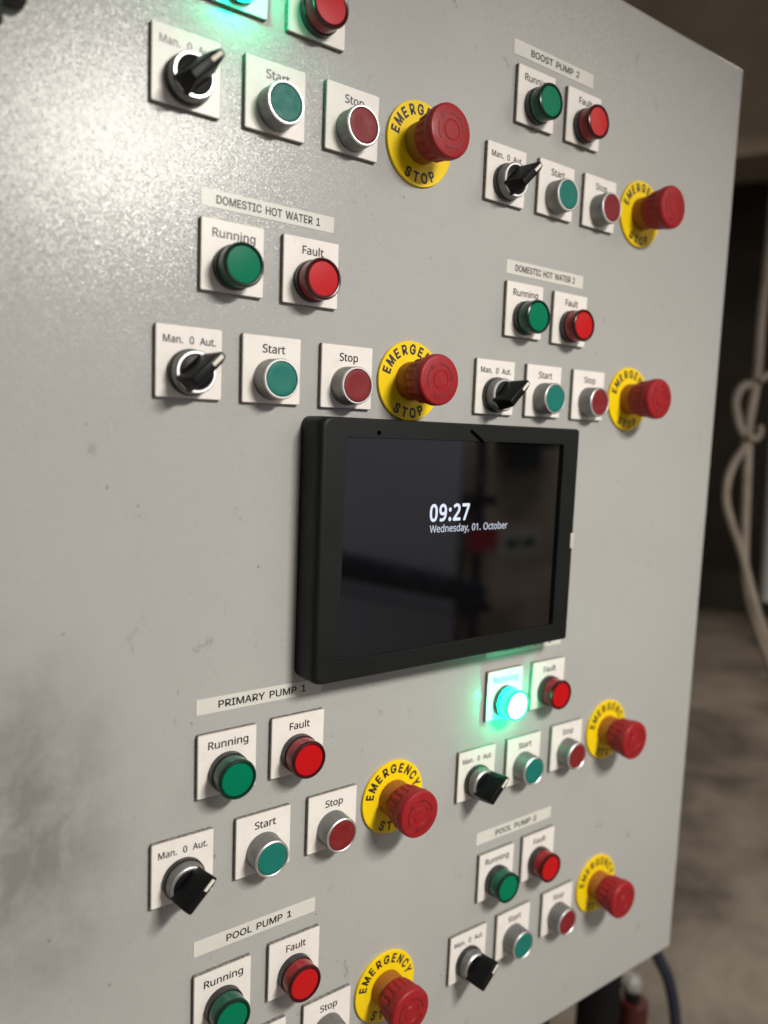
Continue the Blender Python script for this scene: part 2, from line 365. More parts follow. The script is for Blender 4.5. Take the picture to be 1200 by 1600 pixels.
    'pe': (452, '234,438 256,437 276,434 295,429 313,422 329,414 344,403 358,391 370,378 381,363 390,346 398,328 404,309 408,288 411,267 411,244 411,201 117,201 119,173 124,148 131,126 141,107 154,90 170,77 187,66 207,58 230,54 254,52 270,52 285,53 300,55 314,57 327,60 392,82 392,20 327,-1 314,-4 300,-6 284,-7 268,-8 251,-8 227,-7 204,-4 183,1 162,8 143,17 125,28 109,41 94,55 81,72 70,91 61,112 53,134 48,158 45,184 44,212 45,239 48,265 53,289 59,312 68,333 78,352 90,369 103,385 118,399 134,411 152,420 171,428 191,433 212,437/233,380 214,379 196,375 180,368 166,359 154,348 143,334 134,318 127,300 122,280 119,257 338,257 337,272 336,285 334,298 330,310 326,322 321,332 316,342 309,350 301,358 292,364 283,370 272,374 260,378 247,379'),
    'ps': (384, '348,119 347,103 345,88 341,74 335,61 327,49 318,38 308,29 296,20 283,13 268,6 252,1 235,-3 216,-6 197,-7 176,-8 159,-8 142,-7 127,-5 113,-3 99,-1 42,19 42,83 104,60 118,56 133,53 148,51 163,49 178,49 198,50 216,52 232,55 245,60 256,66 264,74 271,82 276,91 279,101 280,112 271,141 239,167 174,196 103,228 91,234 81,242 72,249 64,258 57,266 51,276 47,286 43,298 42,310 41,324 43,345 48,364 57,380 69,395 85,408 104,419 125,427 149,433 174,437 202,438 275,430 339,409 315,353 258,372 197,380 181,380 166,378 153,375 141,371 131,366 123,360 116,353 112,346 109,337 108,328 119,298 154,274 219,246 289,215 300,208 310,201 318,193 326,185 333,176 338,166 343,156 346,144 347,132'),
    'py': (409, '1,430 76,430 169,185 184,144 196,105 205,68 209,68 224,121 245,186 333,430 409,430 224,-59 217,-75 211,-90 204,-104 196,-117 188,-130 180,-141 170,-151 160,-161 150,-169 138,-176 126,-182 113,-187 99,-190 84,-192 67,-192 34,-190 9,-186 9,-130 30,-133 56,-135 99,-126 130,-99 152,-59 174,-2'),
    'p,': (215, '154,84 136,23 111,-42 85,-103 33,-103 49,-38 63,31 73,93 148,93'),
    'p1': (459, '285,0 216,0 216,400 216,439 217,470 219,499 196,477 169,455 108,405 71,452 226,573 285,573'),
    'pO': (626, '577,287 577,261 575,236 571,212 567,189 561,166 553,145 544,125 534,107 523,89 510,73 496,58 481,44 465,32 447,22 428,13 407,5 386,-1 363,-5 339,-7 314,-8 287,-7 262,-5 239,0 217,6 196,13 177,22 159,33 143,45 128,59 114,73 101,90 90,107 80,126 72,146 65,167 59,189 55,212 51,237 50,262 49,288 50,322 54,355 59,386 67,415 78,442 91,467 106,490 123,510 143,529 166,545 190,558 218,568 247,575 280,580 314,581 348,580 379,576 408,568 434,558 459,545 481,529 501,511 519,490 534,468 547,442 558,415 567,386 573,355 576,322/125,287 126,259 128,233 132,208 138,184 145,163 154,143 165,125 177,109 191,95 207,83 225,72 245,65 266,59 289,56 314,55 339,56 362,59 383,65 402,72 420,83 435,95 449,109 462,125 472,143 481,163 488,184 494,208 498,233 500,259 501,287 499,329 494,366 485,400 472,430 456,457 436,479 412,496 384,508 351,516 314,518 289,517 266,514 245,508 225,500 207,490 191,478 177,464 165,449 154,431 145,411 138,389 132,366 128,342 126,315'),
    'pc': (385, '241,-8 218,-7 197,-4 177,0 157,7 139,15 122,26 107,38 93,52 80,69 69,87 60,108 53,131 48,156 45,183 44,213 45,243 48,271 54,297 61,321 71,342 82,360 95,377 109,392 125,404 142,415 161,423 181,429 201,434 223,437 245,438 309,431 358,415 337,356 292,370 244,376 227,375 212,373 197,369 184,364 172,358 162,350 152,340 144,329 137,317 131,303 126,288 122,271 119,253 118,234 117,213 118,193 119,175 122,157 126,141 131,126 137,112 144,100 152,89 161,79 172,71 183,65 196,60 209,56 224,54 240,53 302,60 351,78 351,15 304,-2'),
    'pb': (493, '139,461 138,410 135,373 139,373 147,383 156,393 166,402 177,411 189,419 203,425 218,430 234,434 252,436 272,437 303,435 331,428 357,417 380,401 401,381 418,357 432,328 441,295 447,257 449,215 448,186 446,160 441,135 435,112 427,91 417,73 406,56 394,41 380,28 365,17 348,8 331,1 312,-4 293,-7 272,-8 252,-7 234,-5 218,-1 203,4 189,10 177,18 166,26 156,35 147,45 139,55 133,55 119,0 68,0 68,609 139,609/260,379 242,378 226,376 212,372 199,367 188,361 178,354 169,345 161,334 155,322 150,308 146,293 143,277 141,258 139,239 139,217 139,214 140,184 143,157 148,132 155,111 165,93 177,77 193,66 212,57 235,52 261,51 283,52 303,57 320,66 335,78 348,93 358,112 366,133 372,158 375,185 376,216 375,247 372,274 366,298 358,320 348,338 335,352 320,364 302,372 282,377'),
    'pr': (331, '269,438 295,437 319,433 310,368 287,372 264,374 217,363 176,334 149,289 145,278 142,266 140,255 139,242 139,229 139,0 68,0 68,430 126,430 134,351 137,351 170,395 214,426 224,430 235,434 246,436 257,437'),
    'p ': (260, ''),
    'tD': (502, '219,0 96,0 96,57 215,57 239,58 261,61 282,66 301,72 318,81 333,91 347,103 360,117 370,132 379,149 386,168 392,187 396,209 398,231 399,255 398,279 396,302 392,323 386,342 379,361 370,377 360,392 348,406 335,418 320,428 303,437 285,443 265,448 244,451 221,452 93,452 93,509 225,509 254,507 281,504 307,498 331,489 353,478 373,465 391,450 407,432 421,413 433,391 444,367 451,342 457,315 460,286 462,255 460,224 457,195 451,168 443,142 433,119 421,97 406,77 390,60 371,44 351,31 328,20 303,11 277,5 249,1/125,509 125,0 60,0 60,509'),
    'tO': (533, '267,-7 241,-6 217,-2 194,5 171,13 150,25 131,39 113,55 97,73 82,93 70,115 59,140 51,166 45,193 41,223 40,254 41,285 45,315 51,343 59,369 70,393 82,415 97,436 113,454 131,470 150,484 171,495 194,504 217,510 241,514 267,516 293,514 317,510 340,504 363,495 384,484 403,470 421,454 437,436 451,415 464,393 474,369 482,343 488,315 492,285 493,254 492,223 488,193 482,166 474,140 464,115 451,93 437,73 421,55 403,39 384,25 363,13 340,5 317,-2 293,-6/267,53 285,54 302,57 318,61 334,68 349,76 364,86 377,98 388,112 399,127 408,144 416,163 422,183 427,205 429,229 430,254 429,279 427,303 422,325 416,346 408,365 399,382 388,397 377,411 364,423 349,433 334,441 318,447 302,452 285,455 267,456 249,455 232,452 215,447 199,441 184,433 170,422 157,411 145,397 135,381 125,364 117,345 111,325 107,303 104,279 103,254 104,229 107,205 111,183 117,163 125,144 135,127 145,112 157,98 170,86 184,76 199,68 215,61 232,57 249,54'),
    'tM': (628, '60,0 60,509 152,509 277,187 287,159 299,123 311,84 322,49 307,49 318,83 330,121 342,158 352,187 476,509 568,509 568,0 504,0 504,291 504,327 505,369 506,413 507,457 513,457 498,409 482,363 467,322 456,291 342,0 286,0 170,291 159,321 145,361 129,408 112,457 119,457 120,416 121,372 122,328 122,291 122,0'),
    'tE': (419, '60,0 60,509 372,509 372,452 125,452 125,286 355,286 355,229 125,229 125,57 375,57 375,0'),
    'tS': (447, '224,-9 202,-8 182,-6 162,-2 144,3 128,9 112,17 98,26 85,36 74,48 64,60 56,74 49,88 44,103 40,120 38,137 104,137 106,125 109,115 112,105 117,96 123,88 130,80 138,74 147,68 156,63 166,59 224,49 237,50 250,51 263,53 275,56 286,60 296,65 306,71 315,77 323,84 329,92 335,100 340,109 343,119 345,129 346,139 345,149 343,157 341,165 337,172 332,179 296,205 245,222 184,239 160,247 138,256 118,266 101,277 86,289 74,303 64,318 57,335 53,353 52,372 53,389 56,405 60,420 67,434 75,448 85,460 96,471 109,481 122,490 138,498 154,504 171,509 189,513 208,515 227,516 247,515 266,513 283,509 300,504 316,498 331,490 344,481 357,471 367,461 377,449 385,436 392,422 396,408 399,393 401,378 337,378 335,393 330,406 323,418 313,428 302,437 289,445 275,451 259,455 243,458 225,459 212,458 200,457 188,455 178,452 167,448 158,443 149,438 141,432 135,425 129,418 124,411 120,402 117,394 116,385 115,376 116,366 118,356 121,348 125,340 131,334 169,308 212,293 264,279 312,264 359,238 367,231 375,224 382,215 389,207 395,198 399,187 403,177 406,165 408,152 408,139 407,122 405,107 400,92 394,77 386,64 377,51 366,39 353,28 339,19 323,11 306,4 288,-2 268,-6 246,-8'),
    'tT': (449, '32,452 32,509 417,509 417,452 257,452 257,0 193,0 193,452'),
    'tI': (300, '31,0 31,57 118,57 118,452 31,452 31,509 269,509 269,452 183,452 183,57 269,57 269,0'),
    'tC': (510, '267,-7 242,-6 217,-2 194,5 171,13 150,25 131,39 113,55 97,73 82,93 70,115 59,140 51,166 45,193 41,223 40,254 41,285 45,315 51,343 59,369 70,393 82,415 97,436 113,454 131,470 150,484 171,495 194,504 217,510 242,514 267,516 283,515 298,514 312,511 326,508 340,504 354,499 367,494 379,487 391,479 402,471 413,462 423,452 432,442 440,430 448,418 455,406 461,392 466,378 470,364 473,348 408,348 389,395 357,428 315,449 267,456 249,455 231,452 215,447 199,441 184,432 169,422 156,410 145,396 134,381 125,364 117,345 111,325 107,303 104,279 103,254 104,229 107,206 111,184 117,163 125,145 134,127 145,112 157,98 170,87 184,76 199,68 215,61 232,57 249,54 267,53 315,60 357,81 389,114 408,160 473,160 470,145 466,131 461,117 455,103 448,91 440,79 432,67 423,57 413,47 402,38 391,30 379,22 367,15 354,10 341,5 327,0 312,-3 298,-5 283,-6'),
    'tH': (517, '60,0 60,509 125,509 125,289 392,289 392,509 457,509 457,0 392,0 392,232 125,232 125,0'),
    'tW': (686, '155,0 16,509 82,509 163,196 175,145 187,94 197,40 189,40 200,94 211,145 224,196 306,509 380,509 462,196 474,145 486,94 497,40 488,40 499,94 510,145 523,196 603,509 670,509 530,0 455,0 368,323 351,391 336,475 350,475 335,395 318,323 230,0'),
    'tA': (480, '16,0 201,509 276,509 463,0 395,0 287,302 264,372 232,478 245,478 213,371 191,302 85,0/110,142 110,199 370,199 370,142'),
    'tR': (449, '60,0 60,509 236,509 259,508 280,505 299,501 317,496 333,489 348,480 361,470 372,459 382,447 390,433 397,419 403,403 406,387 409,370 409,352 409,334 406,317 403,301 397,286 390,271 382,258 372,246 361,235 348,226 333,217 317,210 299,205 279,201 258,198 236,198 96,198 96,255 234,255 249,256 263,257 276,259 287,263 298,267 307,272 315,278 322,285 329,292 334,300 338,309 341,319 343,329 345,340 345,352 345,364 343,375 341,386 338,395 334,405 329,413 322,421 315,428 307,434 298,440 287,444 275,448 262,450 248,452 233,452 125,452 125,0/353,0 230,229 303,229 428,0'),
    't1': (453, '76,0 76,55 391,55 391,0/276,509 276,0 212,0 212,448 209,448 86,358 86,427 198,509'),
    't2': (453, '64,0 64,47 234,229 282,282 311,327 320,371 320,382 318,392 316,402 312,410 308,419 273,449 224,460 212,459 201,458 191,455 181,452 172,447 164,442 156,436 150,429 144,422 139,413 135,404 131,395 129,384 127,373 127,362 66,362 66,380 69,397 73,413 79,428 86,442 95,456 105,468 117,478 129,488 143,496 158,503 174,509 190,512 207,515 225,516 243,515 260,513 276,509 291,503 306,497 319,488 332,479 343,469 352,458 361,445 368,432 374,418 378,403 380,388 381,372 371,318 366,307 361,296 354,284 345,271 336,259 267,180 153,60 153,57 389,57 389,0'),
    'tB': (456, '60,0 60,509 241,509 261,508 280,506 298,502 314,497 329,491 342,483 354,474 364,464 373,454 381,442 387,429 392,416 395,403 397,389 398,374 398,361 396,350 394,339 391,329 387,320 356,286 315,267 315,262 325,261 334,259 344,255 354,251 363,245 372,239 381,231 389,223 396,214 402,203 408,192 412,179 415,166 417,152 418,136 417,121 415,107 411,93 407,79 400,67 392,55 383,44 372,34 359,26 344,18 328,11 311,6 291,3 270,1 247,0/125,57 245,57 267,58 287,61 304,65 318,72 330,80 339,89 346,100 351,111 354,123 355,137 355,147 353,157 351,166 347,175 342,184 337,192 330,200 323,206 315,213 306,218 296,223 285,226 273,229 261,230 248,231 125,231/125,285 238,285 249,286 259,287 269,289 279,292 288,296 323,326 328,334 331,343 334,352 335,362 336,372 335,385 332,397 328,409 321,419 313,429 302,437 290,443 275,448 259,451 240,452 125,452'),
    'tP': (445, '60,0 60,509 235,509 258,508 279,505 298,501 316,495 332,487 347,478 360,468 371,456 381,444 390,430 397,415 402,399 406,383 408,365 409,348 408,330 406,313 402,296 397,280 390,265 381,251 371,239 360,227 347,216 332,207 316,199 298,193 279,189 258,187 235,186 126,186 126,242 233,242 248,243 262,245 275,247 287,251 297,256 306,262 315,269 322,276 328,284 333,294 337,303 340,314 343,325 344,336 344,348 344,359 343,371 340,382 337,392 333,402 328,411 322,419 315,426 306,433 297,439 286,443 275,447 262,450 248,451 232,452 125,452 125,0'),
    'tU': (517, '259,-8 235,-7 213,-4 192,0 172,7 154,15 137,25 121,37 108,50 95,64 85,80 76,97 69,114 64,133 61,153 60,173 60,509 124,509 124,178 125,164 127,150 130,137 135,125 141,113 148,102 156,92 165,83 176,75 187,68 200,62 213,57 227,54 243,52 259,52 275,52 290,54 305,57 318,62 331,68 342,75 352,83 362,92 370,102 377,113 382,125 387,137 390,150 392,164 393,178 393,509 457,509 457,173 456,153 453,133 448,114 441,97 433,80 422,64 410,50 396,37 380,25 363,15 345,7 325,0 304,-4 282,-7'),
    'tL': (393, '60,0 60,509 125,509 125,57 361,57 361,0'),
    'tY': (472, '203,0 203,208 16,509 91,509 192,344 222,292 250,230 224,230 251,293 280,344 381,509 455,509 268,208 268,0'),
    'tG': (520, '269,-7 242,-6 217,-2 193,5 171,14 149,25 130,39 112,55 96,73 82,93 69,116 59,140 51,166 45,194 41,223 40,254 41,285 45,315 51,343 59,369 69,393 82,415 96,436 112,454 129,470 149,484 170,495 192,504 215,510 239,514 265,516 281,515 296,514 311,511 326,508 340,504 354,498 367,492 380,485 392,478 403,469 414,460 424,450 433,439 441,428 449,416 456,404 462,391 467,377 471,363 474,349 408,349 387,393 356,427 315,448 265,456 247,455 230,452 214,447 198,441 183,432 169,422 156,410 145,397 134,381 125,364 117,345 111,325 107,303 104,279 103,254 104,229 107,206 111,184 117,163 125,145 134,128 145,112 157,99 170,87 184,76 200,68 216,61 233,57 250,54 269,53 285,54 301,56 317,59 331,65 345,71 357,79 369,88 379,99 388,110 396,123 403,137 408,152 412,168 414,185 415,202 434,199 283,199 283,256 478,256 478,200 477,176 474,152 468,131 461,110 451,91 439,73 426,57 411,43 395,30 377,19 357,10 337,2 315,-3 292,-6'),
    'tN': (523, '60,0 60,509 136,509 343,183 363,151 388,107 414,55 405,54 401,108 399,157 399,195 399,509 463,509 463,0 387,0 202,290 177,331 148,381 108,452 119,454 122,384 124,328 125,291 125,0'),
    't3': (453, '218,-7 200,-6 182,-4 165,-1 148,4 133,10 118,17 104,25 92,35 80,46 70,57 62,70 55,84 49,99 46,115 44,132 109,132 111,122 113,112 117,103 121,95 126,87 133,80 140,74 148,68 156,63 165,59 219,50 231,50 243,52 254,54 265,57 275,61 285,66 293,71 301,78 308,85 315,93 320,102 324,111 327,122 329,133 329,145 329,156 327,166 324,177 321,187 316,196 310,205 303,213 295,221 285,228 275,234 263,239 249,242 235,245 219,247 201,248 157,248 157,299 288,448 288,452 70,452 70,509 372,509 372,461 211,278 211,289 233,290 254,290 273,287 291,282 308,276 324,268 338,258 350,248 361,236 371,222 379,208 385,193 389,178 392,162 393,145 392,127 389,111 385,95 379,80 370,66 361,53 350,41 337,30 324,21 309,12 292,6 275,0 257,-4 238,-6'),
    't ': (280, ''),
}

# ------------------------------------------------------------------ geometry helpers


def link(name, me, material=None, parent=None, loc=(0, 0, 0)):
    o = bpy.data.objects.new(name, me)
    if material is not None:
        for mm in (material if isinstance(material, (list, tuple)) else [material]):
            me.materials.append(mm)
    o.location = loc
    C.objects.link(o)
    if parent is not None:
        o.parent = parent
    return o


def finish(bm, name, smooth=True, angle=35):
    bmesh.ops.recalc_face_normals(bm, faces=bm.faces)
    me = bpy.data.meshes.new(name)
    bm.to_mesh(me)
    bm.free()
    if smooth:
        me.polygons.foreach_set("use_smooth", [True] * len(me.polygons))
        me.set_sharp_from_angle(angle=math.radians(angle))
    me.update()
    return me


def flat_sides(me):
    for f in me.polygons:
        if max(abs(q) for q in f.normal) > 0.9995:
            f.use_smooth = False
    return me


def box_mesh(name, lo, hi, bevel=0.0, seg=2):
    bm = bmesh.new()
    bmesh.ops.create_cube(bm, size=1.0)
    for v in bm.verts:
        v.co = Vector([lo[i] + (v.co[i] + 0.5) * (hi[i] - lo[i]) for i in range(3)])
    if bevel:
        bmesh.ops.bevel(bm, geom=list(bm.edges), offset=bevel, segments=seg, affect='EDGES', profile=0.5)
    return flat_sides(finish(bm, name))


def lathe(name, prof, seg=64, mod=None):
    """profile of (radius, depth-from-panel d); axis is -Y (out of the panel)"""
    bm = bmesh.new()
    rings = []
    for (r, d) in prof:
        if r < 1e-6:
            rings.append([bm.verts.new((0, -d, 0))])
        else:
            ring = []
            for i in range(seg):
                a = 2 * PI * i / seg
                rr = r if mod is None else mod(r, d, a)
                ring.append(bm.verts.new((rr * math.cos(a), -d, rr * math.sin(a))))
            rings.append(ring)
    for A, B in zip(rings, rings[1:]):
        if len(A) == 1 and len(B) == 1:
            continue
        for i in range(seg):
            j = (i + 1) % seg
            if len(A) == 1:
                bm.faces.new((A[0], B[i], B[j]))
            elif len(B) == 1:
                bm.faces.new((A[i], A[j], B[0]))
            else:
                bm.faces.new((A[i], A[j], B[j], B[i]))
    return finish(bm, name, True, 28)


def tube(name, pts, r, seg=14, cap=True):
    """smooth round cable through points (Catmull-Rom)"""
    P = [Vector(q) for q in pts]
    ext = [2 * P[0] - P[1]] + P + [2 * P[-1] - P[-2]]
    path = []
    for i in range(1, len(ext) - 2):
        a, b, c, d = ext[i - 1:i + 3]
        k = 8 if len(P) > 2 else 1
        for s in range(k):
            t = s / k
            path.append(0.5 * ((2 * b) + (c - a) * t + (2 * a - 5 * b + 4 * c - d) * t * t + (3 * b - a - 3 * c + d) * t ** 3))
    path.append(P[-1])
    bm = bmesh.new()
    rings = []
    up = Vector((0.31, 0.9, 0.2)).normalized()
    for i, q in enumerate(path):
        t = (path[min(i + 1, len(path) - 1)] - path[max(i - 1, 0)]).normalized()
        u = (up - t * up.dot(t)).normalized()
        w = t.cross(u)
        up = u
        rings.append([bm.verts.new(q + r * (math.cos(2 * PI * k / seg) * u + math.sin(2 * PI * k / seg) * w)) for k in range(seg)])
    for A, B in zip(rings, rings[1:]):
        for i in range(seg):
            j = (i + 1) % seg
            bm.faces.new((A[i], A[j], B[j], B[i]))
    if cap:
        bm.faces.new(rings[0])
        bm.faces.new(rings[-1])
    return finish(bm, name)


_glyph_cache = {}


def loop_area(q):
    return sum(a[0] * b[1] - b[0] * a[1] for a, b in zip(q, q[1:] + q[:1])) / 2


def glyph_mesh(face, ch, bold):
    """one filled letter; every solid stroke of it takes the holes that lie inside"""
    key = (face, ch, bold)
    if key in _glyph_cache:
        return _glyph_cache[key]
    k = 1 / (573 if face == 'p' else 509)
    data = GLYPHS[face + ch][1]
    loops = [[tuple(map(int, q.split(','))) for q in part.split()] for part in data.split('/')] if data else []
    solids = [q for q in loops if loop_area(q) < 0]
    holes = [q for q in loops if loop_area(q) >= 0]
    faces, verts = [], []
    # heavier weights: the same letter laid over itself, nudged in a ring
    nudges = [(0, 0)] if not bold else [(bold * math.cos(q * PI / 4), bold * math.sin(q * PI / 4)) for q in range(8)]
    layer = 0
    for so in solids:
        xs, ys = [q[0] for q in so], [q[1] for q in so]
        mine = [h for h in holes if min(xs) <= h[0][0] <= max(xs) and min(ys) <= h[0][1] <= max(ys)]
        polys = [[Vector((a * k, b * k, 0)) for a, b in q] for q in [so] + mine]
        tris = tessellate_polygon(polys)
        flat = [v for q in polys for v in q]
        for dx, dy in nudges:
            base = len(verts)
            verts += [(v.x + dx, v.y + dy, layer * 0.3) for v in flat]
            faces += [[base + q for q in t] for t in tris]
            layer += 1
    _glyph_cache[key] = (verts, faces)
    return _glyph_cache[key]


def raw_text(body, bold=0.0, face='p', track=0.0):
    """a flat lettering mesh, its capitals one unit high, filled from the outlines in GLYPHS"""
    k = 1 / (573 if face == 'p' else 509)
    x = 0
    V, F = [], []
    for ch in body:
        vs, fs = glyph_mesh(face, ch, bold)
        base = len(V)
        V += [(x + a, b, c * 1e-5) for a, b, c in vs]
        F += [[base + q for q in f] for f in fs]
        x += GLYPHS[face + ch][0] * k + track
    me = bpy.data.meshes.new("lettering")
    me.from_pydata(V, [], F)
    return me


def flat_text(name, body, x0, x1, z, cap, y, bold=0.0, face='p', track=0.0):
    """lettering from x0 to x1 with its baseline at z, lying in the plane y"""
    me = raw_text(body, bold, face, track)
    xs = [v.co.x for v in me.vertices]
    a, b = min(xs), max(xs)
    for v in me.vertices:
        v.co = Vector((x0 + (v.co.x - a) / (b - a) * (x1 - x0), y - v.co.z, z + v.co.y * cap))
    me.name = name
    return me


def arc_text(name, body, r, a0, a1, cap, y, bold, inward=False, wscale=0.8):
    """letters along an arc from angle a0 to a1 (degrees)"""
    bm = bmesh.new()
    for i, ch in enumerate(body):
        t = i / (len(body) - 1)
        a = math.radians(a0 + (a1 - a0) * t)
        me = raw_text(ch, bold, 't')
        xs = [v.co.x for v in me.vertices]
        cx = (min(xs) + max(xs)) / 2
        s = cap
        if not inward:
            e_r = Vector((math.cos(a), 0, math.sin(a)))
            e_t = Vector((math.sin(a), 0, -math.cos(a)))
        else:
            e_r = Vector((-math.cos(a), 0, -math.sin(a)))
            e_t = Vector((-math.sin(a), 0, math.cos(a)))
        o0 = Vector((math.cos(a) * r, y, math.sin(a) * r))
        for v in me.vertices:
            v.co = o0 + e_t * ((v.co.x - cx) * s * wscale) + e_r * (v.co.y * s) - Vector((0, v.co.z, 0))
        bm.from_mesh(me)
        bpy.data.meshes.remove(me)
    me = bpy.data.meshes.new(name)
    bm.to_mesh(me)
    bm.free()
    return me


def thing(name, label, cat, loc=(0, 0, 0), group=None):
    o = bpy.data.objects.new(name, None)
    o.empty_display_size = 0.02
    o.location = loc
    C.objects.link(o)
    o['label'] = label
    o['category'] = cat
    if group:
        o['group'] = group
    return o


def tag(o, label, cat, group=None):
    o['label'] = label
    o['category'] = cat
    if group:
        o['group'] = group
    return o


def dup(root, loc, label):
    r = root.copy()
    C.objects.link(r)
    r.location = loc
    r['label'] = label
    for ch in list(root.children):
        c = ch.copy()
        C.objects.link(c)
        c.parent = r
        for g in list(ch.children):
            d = g.copy()
            C.objects.link(d)
            d.parent = c
    return r


# ------------------------------------------------------------------ setting
FZ = -1.27
fl = link("floor", box_mesh("floor", (-4, -4, FZ - 0.2), (14, 10, FZ)), M['floor'])
fl['kind'] = 'structure'

yaw = math.atan2(0.47, 0.88)


def turned_box(name, dist, side0, side1, z0, z1, thick, material):
    """box standing across the line of sight at a distance, seen to the right of the cabinet"""
    me = box_mesh(name, (0, side0, z0), (thick, side1, z1))
    o = link(name, me, material)
    o.location = (-0.26 + dist * math.cos(yaw), -0.5 + dist * math.sin(yaw), 0)
    o.rotation_euler = (0, 0, yaw)
    return o


tag(turned_box("concrete_beam", 5.0, -4, 4, 1.62, 4.2, 0.5, M['beam']),
    "brown stained concrete beam above the dark opening behind the cabinet", "beam")
tag(turned_box("dark_wall", 6.6, -4, 4, FZ, 4.2, 0.3, M['recess_shade']),
    "masonry wall with shade put into its dark colour behind the hanging beige cable", "wall")
tag(turned_box("wall_plinth", 6.1, -4, 4, FZ, -0.97, 0.497, M['recess_shade']),
    "low dark step along the foot of the shade-coloured wall", "step")

# the room the tablet screen mirrors
tag(link("stone_wall", box_mesh("stone_wall", (2.30, -2.95, FZ), (5.2, -2.62, 3.0)), M['stone']),
    "rough brown stone wall mirrored in the right half of the tablet screen", "wall")
tag(link("pale_cabinet", box_mesh("pale_cabinet", (-0.9, -3.0, FZ), (2.40, -2.50, 1.9), 0.01), M['pale']),
    "tall pale grey cabinet mirrored in the left half of the tablet screen", "cabinet")
tag(link("slanting_pipe", tube("slanting_pipe", [(0.7, -2.40, -0.42), (2.46, -2.40, -0.86)], 0.062, 20), M['pipe_dark']),
    "thick dark blue pipe slanting across the tablet screen's reflection", "pipe")
vp = thing("standing_pipe", "thin black upright pipe mirrored in the middle of the tablet screen", "pipe", (2.53, -2.5, FZ))
link("pipe", tube("pipe", [(0, 0, 0), (0, 0, 2.6)], 0.030, 16), M['pipe_dark'], vp)
for zz in (0.86, 0.28):
    link("clamp", box_mesh("clamp", (-0.09, -0.115, zz), (0.10, 0.03, zz + 0.05), 0.008), M['steel_dark'], vp)
ws = thing("wall_sign", "red and white sign plate mirrored below the date on the tablet screen", "sign", (2.44, -2.47, -0.6))
link("red_panel", box_mesh("red_panel", (0, 0, -0.05), (0.2, 0.012, 0.07)), M['sign_red'], ws)
wp = link("white_panel", box_mesh("white_panel", (0.2, 0, -0.08), (0.55, 0.012, 0.05)), M['sign_white'], ws)
bm = bmesh.new()
for (a, b) in ((0.26, 0.36), (0.385, 0.49)):
    vs = [bm.verts.new(q) for q in ((a, 0.013, -0.045), (b, 0.013, -0.045), (b, 0.013, 0.005), (a, 0.013, 0.005))]
    bm.faces.new(vs)
link("worn_lettering", finish(bm, "worn_lettering", False), M['sign_green'], wp)
db = thing("junction_box", "dark green box mirrored at the top right of the tablet screen", "box", (2.85, -2.58, -0.1))
link("box_body", box_mesh("box_body", (-0.12, -0.04, 0.0), (0.26, 0.1, 0.2), 0.01), M['dark_green'], db)
link("box_neck", box_mesh("box_neck", (-0.04, -0.03, -0.12), (0.14, 0.08, -0.001), 0.01), M['dark_green'], db)

# ------------------------------------------------------------------ the control cabinet
cab = thing("control_cabinet", "large light grey control cabinet door carrying all the buttons and the tablet", "control cabinet", (0.176, 0.15, FZ))
off = Vector((0.176, 0.15, FZ))


def cab_box(name, lo, hi, material, bevel=0.0, parent=None):
    return link(name, box_mesh(name, [lo[i] - off[i] for i in range(3)], [hi[i] - off[i] for i in range(3)], bevel, 3), material, parent or cab)


PY = 0.004   # door front
door = cab_box("door", (-0.228, PY, -0.671), (0.581, PY + 0.018, 0.377), M['paint'], 0.0025)
cab_box("cabinet_body", (-0.222, PY + 0.0205, -0.664), (0.574, 0.28, 0.370), M['paint_side'], 0.003)
for xx in (-0.19, 0.50):
    cab_box("stand_leg", (xx, 0.16, FZ), (xx + 0.05, 0.21, -0.6645), M['steel_dark'])
hg = cab_box("door_hinge", (-0.226, -0.010, 0.188), (-0.1620, PY - 0.0002, 0.246), M['hinge'], 0.003)
hp = [Vector((-0.187, -0.006, 0.1755)) - off, Vector((-0.187, -0.006, 0.262)) - off]
link("hinge_pin", tube("hinge_pin", hp, 0.0125, 20), M['hinge'], hg)

# ------------------------------------------------------------------ prototypes of the operators
PW, PH, PT = 0.0467, 0.048, 0.004
BZ = -0.0068         # button centre below plate centre


def legend_plate(parent, words, x0, x1, base, cap):
    bm = bmesh.new()
    bmesh.ops.create_cube(bm, size=1.0)
    for v in bm.verts:
        v.co = Vector((v.co.x * PW, v.co.y * (PT - 0.0002) + PT / 2 - 0.0001, v.co.z * PH))
    bm.normal_update()
    front = [e for e in bm.edges if all(v.co.y < 0.001 for v in e.verts)]
    side = [e for e in bm.edges if abs(e.verts[0].co.y - e.verts[1].co.y) > 0.001]
    bmesh.ops.bevel(bm, geom=side, offset=0.0011, segments=2, affect='EDGES', profile=0.5)
    front = [e for e in bm.edges if all(v.co.y < 0.001 for v in e.verts)]
    bmesh.ops.bevel(bm, geom=front, offset=0.0005, segments=1, affect='EDGES', profile=0.5)
    bm.normal_update()
    me = finish(bm, "legend_plate", False)
    o = link("legend_plate", me, [M['plate'], M['plate_edge'], M['groove']], parent)
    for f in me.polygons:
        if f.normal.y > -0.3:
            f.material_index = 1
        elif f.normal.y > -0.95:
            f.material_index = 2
    link("lettering", flat_text("lettering", words, x0 / 1000, x1 / 1000, base / 1000, cap / 1000, -0.00018, 0.022), M['ink'], o)
    return o


def at_button(parent, name, me, material):
    return link(name, me, material, parent, (0, 0, BZ))


